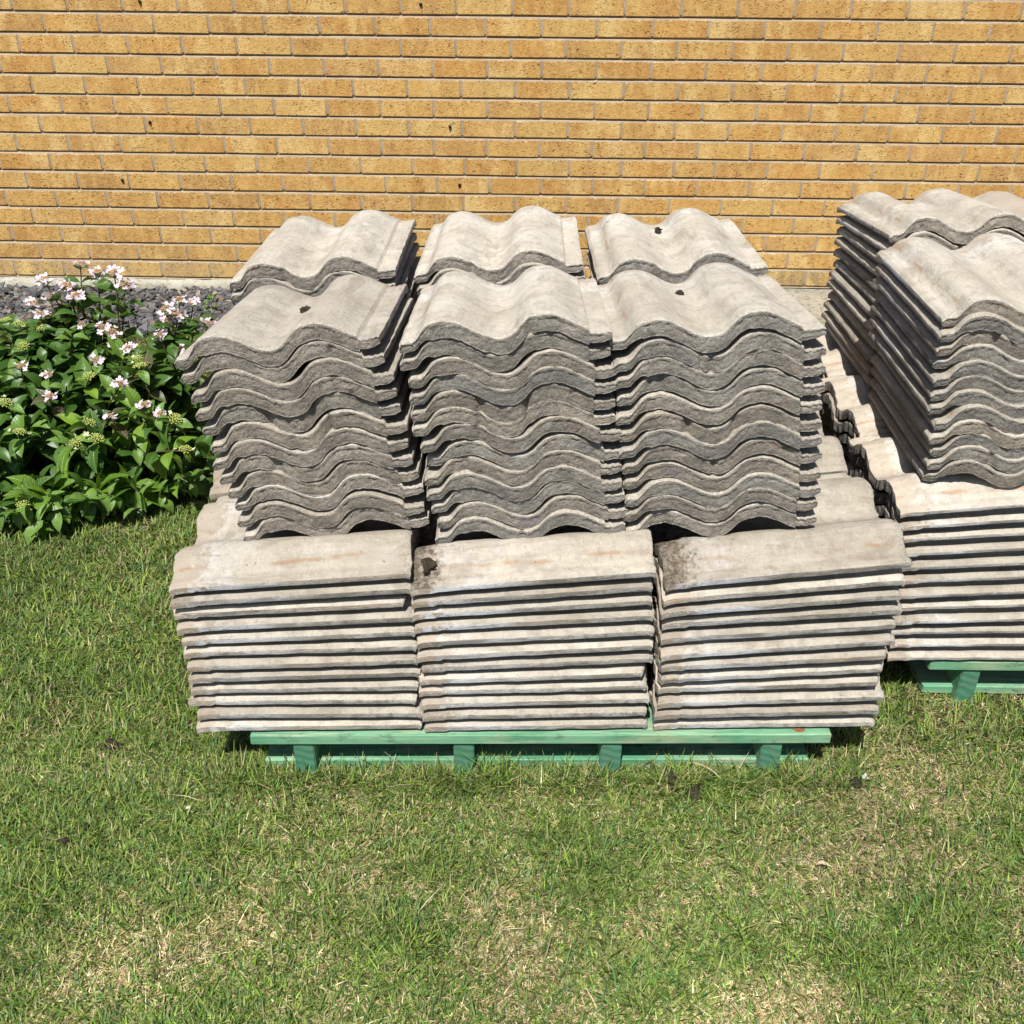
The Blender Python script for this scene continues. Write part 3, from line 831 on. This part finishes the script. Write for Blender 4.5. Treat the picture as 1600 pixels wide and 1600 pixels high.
# ------------------------------------------------------------------ debris on the lawn
def debris(name, loc, r, seed, mat, label, cat, sq=(1, 1, .6), parent=None):
    o = link(name, lump_mesh(name, r, seed, mat, sq, 3, .5)); o.location = loc
    tag(o, label, cat); return o
debris('soil_clod', (-.822, 1.512, .004), .015, 1, M_LUMP, 'dark brown soil clod in the grass left of the green pallet', 'soil clod', (1.2, .9, .55))
debris('soil_clod', (.283, 1.448, .010), .013, 2, M_LUMP, 'elongated brown soil clod in grass just before the large pallet', 'soil clod', (.8, 1.7, .6))
debris('soil_clod', (.322, 1.413, .010), .014, 3, M_LUMP, 'round dark soil clod in front of the large pallet, right of centre', 'soil clod', (1, 1, .8))
debris('soil_clod', (-.814, 1.264, .010), .008, 4, M_LUMP, 'small dark soil crumb far down at the left of the lawn', 'soil clod')
debris('soil_clod', (-.787, 1.297, .010), .007, 6, M_LUMP, 'tiny soil crumb beside the small crumb at the left', 'soil clod')
debris('soil_clod', (.635, 1.451, .010), .010, 7, M_LUMP, 'small dark soil crumb beside a pale chip, right of pallet', 'soil clod')
debris('tile_chip', (.656, 1.462, .012), .0070, 8, M_CHIP, 'small pale stone chip in grass right of the large pallet', 'stone chip', (.7, .6, 1.2))
debris('tile_chip', (-.616, 1.349, .010), .0040, 9, M_CHIP, 'tiny white chip in the grass below the left end of pallet', 'stone chip')
# crumbs of mortar and tile fallen round the stacks
V_, F_ = [], []; rr_ = random.Random(4)
def crumb(x, y, z, r_):
    b = len(V_)
    for d in ((1, 0, 0), (-1, 0, 0), (0, 1, 0), (0, -1, 0), (0, 0, .7), (0, 0, -.7)):
        k_ = r_*rr_.uniform(.6, 1.3); V_.append((x+d[0]*k_, y+d[1]*k_, z+d[2]*k_))
    for f in ((0, 2, 4), (2, 1, 4), (1, 3, 4), (3, 0, 4), (2, 0, 5), (1, 2, 5), (3, 1, 5), (0, 3, 5)): F_.append([b+i for i in f])
for _ in range(70): crumb(rr_.uniform(-.75, .85), rr_.gauss(1.40, .05), rr_.uniform(.002, .008), rr_.uniform(.0015, .0035))
tag(link('tile_crumbs', np_mesh('tile_crumbs', V_, [np.array(F_)], False, (M_DRY,))), 'crumbs of old concrete scattered in front of the large pile', 'crumbs', None, 'stuff')
# dry leaf and straw
def ribbon(name, pts, w0, mat, loc):
    V = []; n = len(pts)
    for i, p in enumerate(pts):
        p = Vector(p); q = Vector(pts[min(i+1, n-1)])-Vector(pts[max(i-1, 0)]); s = Vector((-q.y, q.x, 0)).normalized()
        wv = w0*math.sin(math.pi*(i+.4)/(n-.2))
        V += [p+s*wv, p+Vector((0, 0, -.0012)), p-s*wv, p+Vector((0, 0, .0012))]
    F = []
    for i in range(n-1):
        for k in range(4): F.append([i*4+k, i*4+(k+1) % 4, (i+1)*4+(k+1) % 4, (i+1)*4+k])
    o = link(name, np_mesh(name, [tuple(v) for v in V], [np.array(F)], True, (mat,))); o.location = loc
    return o
tag(ribbon('dry_stalk', [(-.03, .02, .0), (-.015, .012, .006), (.0, .003, .009), (.016, -.008, .007), (.032, -.024, 0)], .0016, M_DRY, (.345, 1.462, .022)),
    'pale dry stalk lying in the grass before the pallet', 'dry stalk')
tag(ribbon('dead_leaf', [(-.012, .0, .0), (-.006, .003, .004), (.0, .003, .005), (.007, .0, .004), (.014, -.004, .001)], .006, M_DRY, (.525, 1.249, .010)),
    'small reddish dry leaf in the grass, lower right', 'dead leaf')
# lumps of moss and nail-hole debris on the top tiles
for i, (p, r_, lab) in enumerate((((-.405, 1.766, .822), .010, 'dark moss lump in the valley of the left front top tile'),
                                  ((.277, 2.279, .841), .008, 'dark moss lump in the valley of the right rear top tile'),
                                  ((.265, 1.799, .849), .009, 'dark brown moss plug in the valley of right front top tile'),
                                  ((.399, 1.796, .853), .006, 'small moss crumb near right edge of right front top tile'),
                                  ((-.168, 1.49, .462), .016, 'crumbly dark moss clump on the head of the middle sideways tile'))):
    debris('moss_clump', p, r_, 20+i, M_LUMP, lab, 'moss clump', (1, 1.2, .6))

# ------------------------------------------------------------------ shrub
def leaf_mat():
    m = Mat('shrub_leaf', .42, .45)
    raw = m.coords(rnd=False); x, y, z = m.sep(raw)[:3]
    oc = m.obj_color()
    ax = m.math('ABSOLUTE', x)
    vein = m.ramp(m.math('ABSOLUTE', m.math('SUBTRACT', m.math('FRACT', m.math('MULTIPLY', m.math('SUBTRACT', y, m.math('MULTIPLY', ax, .8)), 8.0)), .5)), .40, .5)
    mid = m.ramp(ax, .022, .006)
    c = m.mix(m.math('MULTIPLY', m.math('MAXIMUM', m.math('MULTIPLY', vein, .45), mid), .6), oc, (.20, .33, .09))
    c = m.mix(m.ramp(m.noise(m.coords(), 4, 3), .4, .7, 0, .35), c, (.05, .11, .02))
    m.base(c)
    m.bump(m.math('ADD', m.math('MULTIPLY', vein, -1), m.math('MULTIPLY', mid, -1.2)), .35, .03)
    t = m.new('ShaderNodeBsdfTranslucent'); m.put(m.mix(.5, c, (.20, .36, .04)), t.inputs['Color'])
    mx = m.new('ShaderNodeMixShader'); mx.inputs[0].default_value = .28
    m.l.new(m.b.outputs[0], mx.inputs[1]); m.l.new(t.outputs[0], mx.inputs[2]); m.l.new(mx.outputs[0], m.out.inputs[0])
    return m.m
M_LEAF = leaf_mat()
def petal_material(name, c, c2, tr=.3):
    m = Mat(name, .6, .3)
    k = m.mix(m.ramp(m.noise(m.coords(), 60, 3), .35, .7), c, c2); m.base(k)
    t = m.new('ShaderNodeBsdfTranslucent'); m.put(k, t.inputs['Color'])
    mx = m.new('ShaderNodeMixShader'); mx.inputs[0].default_value = tr
    m.l.new(m.b.outputs[0], mx.inputs[1]); m.l.new(t.outputs[0], mx.inputs[2]); m.l.new(mx.outputs[0], m.out.inputs[0])
    return m.m
M_PINK = petal_material('pink_petal', (.74, .56, .68), (.86, .80, .84))
M_CREAM = petal_material('cream_petal', (.68, .68, .38), (.80, .78, .62))
M_BUDG = petal_material('green_bud', (.45, .52, .10), (.66, .68, .26))
M_BUDP = petal_material('rosy_bud', (.58, .33, .22), (.62, .48, .22))
M_STEM = noisy_material('dark_stem', (.08, .05, .03), (.10, .10, .035), (.05, .03, .025), 20, 90, bump=.3, dist=.002)

def leaf_mesh(seed):
    r = random.Random(seed)
    ts = [0, .06, .18, .32, .48, .64, .80, .92, 1.0]
    ws = [.02, .035, .15, .225, .25, .215, .135, .055, .0]
    fold = r.uniform(.15, .5); droop = r.uniform(.1, .5); tw = r.uniform(-.35, .35)
    V = []
    for i, (t_, w_) in enumerate(zip(ts, ws)):
        zc = .12*math.sin(t_*math.pi*.8)-droop*t_*t_*.5; yc = t_
        for s in (-1, -.5, 0, .5, 1):
            xx = s*w_; zz = zc+abs(xx)*fold+(.012*math.sin(i*2.4+s*2) if abs(s) == 1 else 0)+xx*tw*t_
            V.append((xx, yc, zz))
    F = [[i*5+k, i*5+k+1, (i+1)*5+k+1, (i+1)*5+k] for i in range(len(ts)-1) for k in range(4)]
    return np_mesh('leaf', V, [np.array(F)], True, (M_LEAF,))
LEAVES = [leaf_mesh(i) for i in range(7)]

def floret_mesh(seed, mat):
    r = random.Random(seed); V = []; F = []
    for k in range(4):
        a = k*math.pi/2+r.uniform(-.2, .2); ca_, sa = math.cos(a), math.sin(a); s = r.uniform(.85, 1.1); up_ = r.uniform(.05, .35)
        b = len(V)
        for t_, w_ in ((0, .06), (.35, .30), (.7, .42), (.95, .26), (1.02, .05)):
            for q_ in (-1, 0, 1):
                rr = t_*s; ww = q_*w_*s
                V.append((rr*ca_-ww*sa, rr*sa+ww*ca_, up_*t_*t_+abs(q_)*.08*t_))
        F += [[b+i*3+j, b+i*3+j+1, b+(i+1)*3+j+1, b+(i+1)*3+j] for i in range(4) for j in range(2)]
    return np_mesh('floret', V, [np.array(F)], True, (mat,))
FLP = [floret_mesh(i, M_PINK) for i in range(3)]; FLC = [floret_mesh(i+9, M_CREAM) for i in range(2)]
def buds_mesh(seed, mat, n=34, rad=1.0):
    r = random.Random(seed); bm = bmesh.new()
    for i in range(n):
        a = i*2.4; q_ = math.sqrt((i+.5)/n)*rad
        p = Vector((q_*math.cos(a), q_*math.sin(a), .45*(1-q_*q_)+r.uniform(-.08, .08)))
        bmesh.ops.create_icosphere(bm, subdivisions=1, radius=r.uniform(.09, .15), matrix=Matrix.Translation(p))
        if i % 3 == 0:
            m_ = Matrix.Translation(p*.5) @ p.to_track_quat('Z', 'Y').to_matrix().to_4x4()
            bmesh.ops.create_cone(bm, segments=4, radius1=.03, radius2=.03, depth=p.length, matrix=m_)
    me = bpy.data.meshes.new('flower_head'); bm.to_mesh(me); bm.free(); me.materials.append(mat); return me
BUDP = [buds_mesh(i, M_BUDP) for i in range(3)]; BUDG = [buds_mesh(i+5, M_BUDG) for i in range(3)]

shrub = empty('flowering_shrub', (-1.45, 2.80, 0))
SB = Vector((-1.45, 2.80, 0))
tag(shrub, 'leafy lacecap hydrangea bush with pink and lime green flower heads', 'shrub')
PINK = [(-1.396,2.841,0.530),(-1.330,2.827,0.517),(-1.299,2.877,0.567),(-1.197,2.857,0.548),(-1.374,2.803,0.493),(-1.393,2.763,0.454),(-1.266,2.736,0.435),(-1.174,2.712,0.423),(-1.033,2.896,0.459),(-1.072,2.875,0.436),(-1.062,2.848,0.410),(-0.942,2.840,0.407),(-1.075,2.806,0.384),(-1.012,2.756,0.355),(-1.116,2.662,0.395),(-1.196,2.624,0.373),(-1.111,2.550,0.336),(-1.316,2.580,0.348),(-1.295,2.521,0.309),(-1.035,2.502,0.298),(-0.987,2.480,0.281),(-1.399,2.606,0.360),(-1.121,2.475,0.275),(-1.298,2.805,0.496)]
LIME = [(-1.487,2.750,0.440),(-1.443,2.736,0.433),(-1.375,2.724,0.427),(-1.069,2.606,0.366),(-1.200,2.574,0.347),(-1.412,2.506,0.295),(-1.356,2.438,0.241),(-1.198,2.414,0.226),(-1.147,2.422,0.234),(-0.982,2.427,0.240),(-0.905,2.398,0.218),(-1.167,2.344,0.156),(-1.315,2.294,0.102),(-1.373,2.314,0.121),(-0.946,2.469,0.273),(-1.355,2.494,0.286),(-1.173,2.460,0.262),(-1.324,2.680,0.402),(-1.411,2.668,0.394),(-1.079,2.790,0.485),(-1.082,2.630,0.378)]

def tube(pts, r0, r1, seg=5):
    V = []; F = []
    for i, p in enumerate(pts):
        p = Vector(p); d = (Vector(pts[min(i+1, len(pts)-1)])-Vector(pts[max(i-1, 0)])).normalized()
        a = d.orthogonal().normalized(); b = d.cross(a); r_ = r0+(r1-r0)*i/(len(pts)-1)
        for k in range(seg):
            t_ = 2*math.pi*k/seg; V.append(tuple(p+a*r_*math.cos(t_)+b*r_*math.sin(t_)))
    for i in range(len(pts)-1):
        for k in range(seg): F.append([i*seg+k, i*seg+(k+1) % seg, (i+1)*seg+(k+1) % seg, (i+1)*seg+k])
    return V, F

all_leaves = []      # (matrix, colour)
def leaf_at(p, direction, size, col):
    d = Vector(direction).normalized(); upv = Vector((0, 0, 1))
    x = d.cross(upv)
    if x.length < .05: x = Vector((1, 0, 0))
    x.normalize(); z = x.cross(d)
    m_ = Matrix((x, d, z)).transposed()
    m_ = m_ @ Matrix.Rotation(random.gauss(0, .35), 3, 'Y')
    m4 = m_.to_4x4() @ Matrix.Diagonal((size*random.uniform(.9, 1.15), size, size, 1)); m4.translation = p
    all_leaves.append((m4, col))

def leaf_colour(shade):
    """fresh lime green when young, deeper green when old, bronze on the tall flowering shoots"""
    t_ = random.random()
    if shade == 'bronze':
        c = Vector((.06, .085, .03)).lerp(Vector((.12, .055, .035)), t_*.8)
    else:
        c = Vector((.035, .10, .013)).lerp(Vector((.20, .34, .024)), t_**1.4)
    return (*c, 1)

stemV, stemF = [], []
stem_objs = []
def shoot(tip, shade='green', pairs=4, size=.075, base=None, up_=(0, 0, 1)):
    tip = Vector(tip)
    if base is None:
        base = Vector((SB.x+(tip.x-SB.x)*.35+random.gauss(0, .03), SB.y+(tip.y-SB.y)*.35+random.gauss(0, .03), 0))
    base = Vector(base)
    mid = base.lerp(tip, .55)+Vector((random.gauss(0, .015), random.gauss(0, .015), .05*(tip.z > .2)))
    pts = []
    for i in range(9):
        t_ = i/8; pts.append(base.lerp(mid, t_).lerp(mid.lerp(tip, t_), t_))
    v, f = tube(pts, .0036, .0018)
    b = sum(len(q_) for q_ in stemV)
    stemV.append(v); stemF.extend([[i+b for i in ff] for ff in f])
    rot = random.uniform(0, math.pi)
    L_ = sum((pts[i+1]-pts[i]).length for i in range(8)); d_end = (pts[-1]-pts[-2]).normalized()
    s_ = .012
    for k in range(pairs):
        if s_ > L_*.9: break
        # walk back along the stem
        rem = s_; i = 8; p = pts[8]
        while i > 0 and rem > (pts[i]-pts[i-1]).length:
            rem -= (pts[i]-pts[i-1]).length; i -= 1
        ax = (pts[i]-pts[max(i-1, 0)]).normalized() if i > 0 else d_end
        p = pts[i]-ax*rem
        a = ax.orthogonal().normalized(); b_ = ax.cross(a)
        for sgn in (0, math.pi):
            an = rot+sgn+random.gauss(0, .18)
            side = a*math.cos(an)+b_*math.sin(an)
            ln = side*1.0+ax*random.uniform(.15, .6)+Vector((0, 0, random.uniform(-.35, .10)))*(k*.4+.3)
            sz = size*random.uniform(.75, 1.15)*(.6 if k == 0 else 1.0)
            leaf_at(p, ln, sz, leaf_colour(shade) if k or shade == 'bronze' else (.15, .27, .045, 1))
        rot += math.pi/2+random.gauss(0, .15)
        s_ += random.uniform(.030, .050)

def head(p, pink, size):
    p = Vector(p)
    me = random.choice(BUDP if pink else BUDG)
    o = link('flower_head', me, shrub); o.location = p-SB
    view = (Vector((0, 0, CAM_H))-p).normalized()
    nrm = (Vector((random.gauss(0, .2), random.gauss(0, .2), 1))+view*.35).normalized()
    q_ = nrm.to_track_quat('Z', 'Y'); o.rotation_mode = 'QUATERNION'; o.rotation_quaternion = q_; o.scale = (size*.62,)*3
    n = random.randint(5, 7) if pink else random.choice([0, 0, 1, 2, 3])
    a0 = random.random()*6
    for k in range(n):
        a = a0+k*2*math.pi/max(n, 4)+random.gauss(0, .15); rr = random.uniform(1.05, 1.45)
        f = link('floret', random.choice(FLP if pink else FLC), o)
        f.location = (rr*math.cos(a), rr*math.sin(a), random.uniform(-.15, .25))
        f.rotation_euler = (random.gauss(0, .45), random.gauss(0, .45), random.random()*3)
        s_ = random.uniform(.60, .82) if pink else random.uniform(.32, .45); f.scale = (s_,)*3

PINK += [(a+random.gauss(0, .035), b+random.uniform(-.02, .06), c-random.uniform(.01, .05)) for a, b, c in PINK[:12]]
for i, p in enumerate(PINK):
    tall = p[2] > .40
    base = None
    if p[0] > -1.1 and p[2] > .33: base = (-1.10+random.gauss(0, .03), 2.78+random.gauss(0, .03), 0)
    elif tall: base = (-1.30+random.gauss(0, .03), 2.78+random.gauss(0, .03), 0)
    head(p, True, random.uniform(.020, .027)*(.8 if p[2] < .4 else 1))
    shoot(Vector(p)-Vector((0, 0, .006)), 'bronze' if tall or random.random() < .3 else 'green', 6 if tall else 4, .074 if tall else .080, base)
for p in LIME[::2]+LIME[1:8:2]:
    head(p, False, random.uniform(.024, .033)); shoot(Vector(p)-Vector((0, 0, .006)), 'green', 5, .082)
# leafy shoots over the dome of the bush
n = 0
while n < 165:
    a = random.uniform(0, 2*math.pi); e = random.uniform(.0, 1.45)
    p = Vector((-1.46+.56*math.cos(a)*math.cos(e), 2.80+.47*math.sin(a)*math.cos(e), .05+.34*math.sin(e)))
    if p.y > 2.95 and random.random() < .6: continue
    if p.x > -1.25 and p.y > 2.75 and p.z > .3: continue
    p *= 1; k = random.uniform(.78, 1.02); p = Vector((SB.x+(p.x-SB.x)*k, SB.y+(p.y-SB.y)*k, p.z*random.uniform(.85, 1.05)))
    shoot(p, 'green', 5, random.uniform(.080, .115)); n += 1
for _ in range(26):
    shoot((random.uniform(-1.62, -1.22), random.uniform(2.66, 2.86), random.uniform(.33, .44)), random.choice(['green', 'green', 'bronze']), 5, random.uniform(.07, .09))
for _ in range(34):
    a = random.uniform(-2.5, -.15)
    shoot((-1.44+.60*math.cos(a), 2.80+.54*math.sin(a), random.uniform(.03, .12)), 'green', 5, random.uniform(.075, .10))
for _ in range(10):
    shoot((random.uniform(-1.12, -.96), random.uniform(2.62, 2.82), random.uniform(.26, .38)), random.choice(['green', 'bronze']), 5, random.uniform(.065, .085), (-1.12, 2.76, 0))
me = np_mesh('stems', np.array([v for q_ in stemV for v in q_])-np.array(SB), [np.array(stemF)], True, (M_STEM,))
o = link('stems', me, shrub); o['kind'] = 'stuff'
# the 300 leaves nearest the camera that face open air are single parts, the rest are the inner foliage
def key(lf):
    p = lf[0].translation; c = Vector((-1.46, 2.85, .10)); u, v_ = to_px(p)
    if not (-20 < u < 420 and 380 < v_ < 900): return -9
    out = ((p.x-c.x)/.56)**2+((p.y-c.y)/.47)**2+((p.z-c.z)/.36)**2
    face = (p-c).normalized().dot((Vector((0, 0, CAM_H))-p).normalized())
    return math.sqrt(out)+face*.9
all_leaves.sort(key=key, reverse=True)
for m4, col in all_leaves[:300]:
    o = link('leaf', random.choice(LEAVES), shrub); m5 = m4.copy(); m5.translation = m4.translation-SB
    o.matrix_local = m5; o.color = col
def joined_leaves(name, items, parent, origin, size_mesh=None):
    Vs, Fs, off = [], [], 0
    for m4, col in items:
        me_ = random.choice(LEAVES); co = np.empty(len(me_.vertices)*3, np.float32); me_.vertices.foreach_get('co', co); co = co.reshape(-1, 3)
        fi = np.empty(len(me_.polygons)*4, np.int32); me_.loops.foreach_get('vertex_index', fi)
        A = np.array(m4); Vs.append(co @ A[:3, :3].T+A[:3, 3]-np.array(origin)); Fs.append(fi.reshape(-1, 4)+off); off += len(co)
    return link(name, np_mesh(name, np.concatenate(Vs), [np.concatenate(Fs)], True, (M_LEAF,)), parent)
o = joined_leaves('inner_foliage', all_leaves[300:], shrub, SB); o['kind'] = 'stuff'; o.color = (.06, .13, .022, 1)

# small weed in the slate
weed = empty('weed', (-1.36, 4.20, -.045)); tag(weed, 'small green weed growing from the slate chippings by the tiles', 'weed')
for k in range(14):
    a = random.random()*6.28; s_ = random.uniform(.022, .036)
    o = link('leaf', random.choice(LEAVES), weed)
    o.location = (random.gauss(0, .02)-.01, random.gauss(0, .015), random.uniform(.01, .10)); o.scale = (s_*1.3, s_, s_)
    o.rotation_euler = (random.uniform(-.2, .5), random.gauss(0, .3), a); o.color = (.12, .27, .03, 1)
v, f = tube([(0, 0, 0), (-.006, 0, .04), (-.014, 0, .085)], .0015, .0008); link('stem', np_mesh('stem', v, [np.array(f)], True, (M_STEM,)), weed)
v, f = tube([(0, 0, 0), (.012, 0, .03), (.018, 0, .055)], .0015, .0008); link('stem', np_mesh('stem', v, [np.array(f)], True, (M_STEM,)), weed)
print('bricks', sum(o.name.startswith('brick') and o.parent is wall for o in bpy.data.objects), 'tris', sum(len(m_.loops)-2*len(m_.polygons) for m_ in bpy.data.meshes), 'leaves', len(all_leaves))
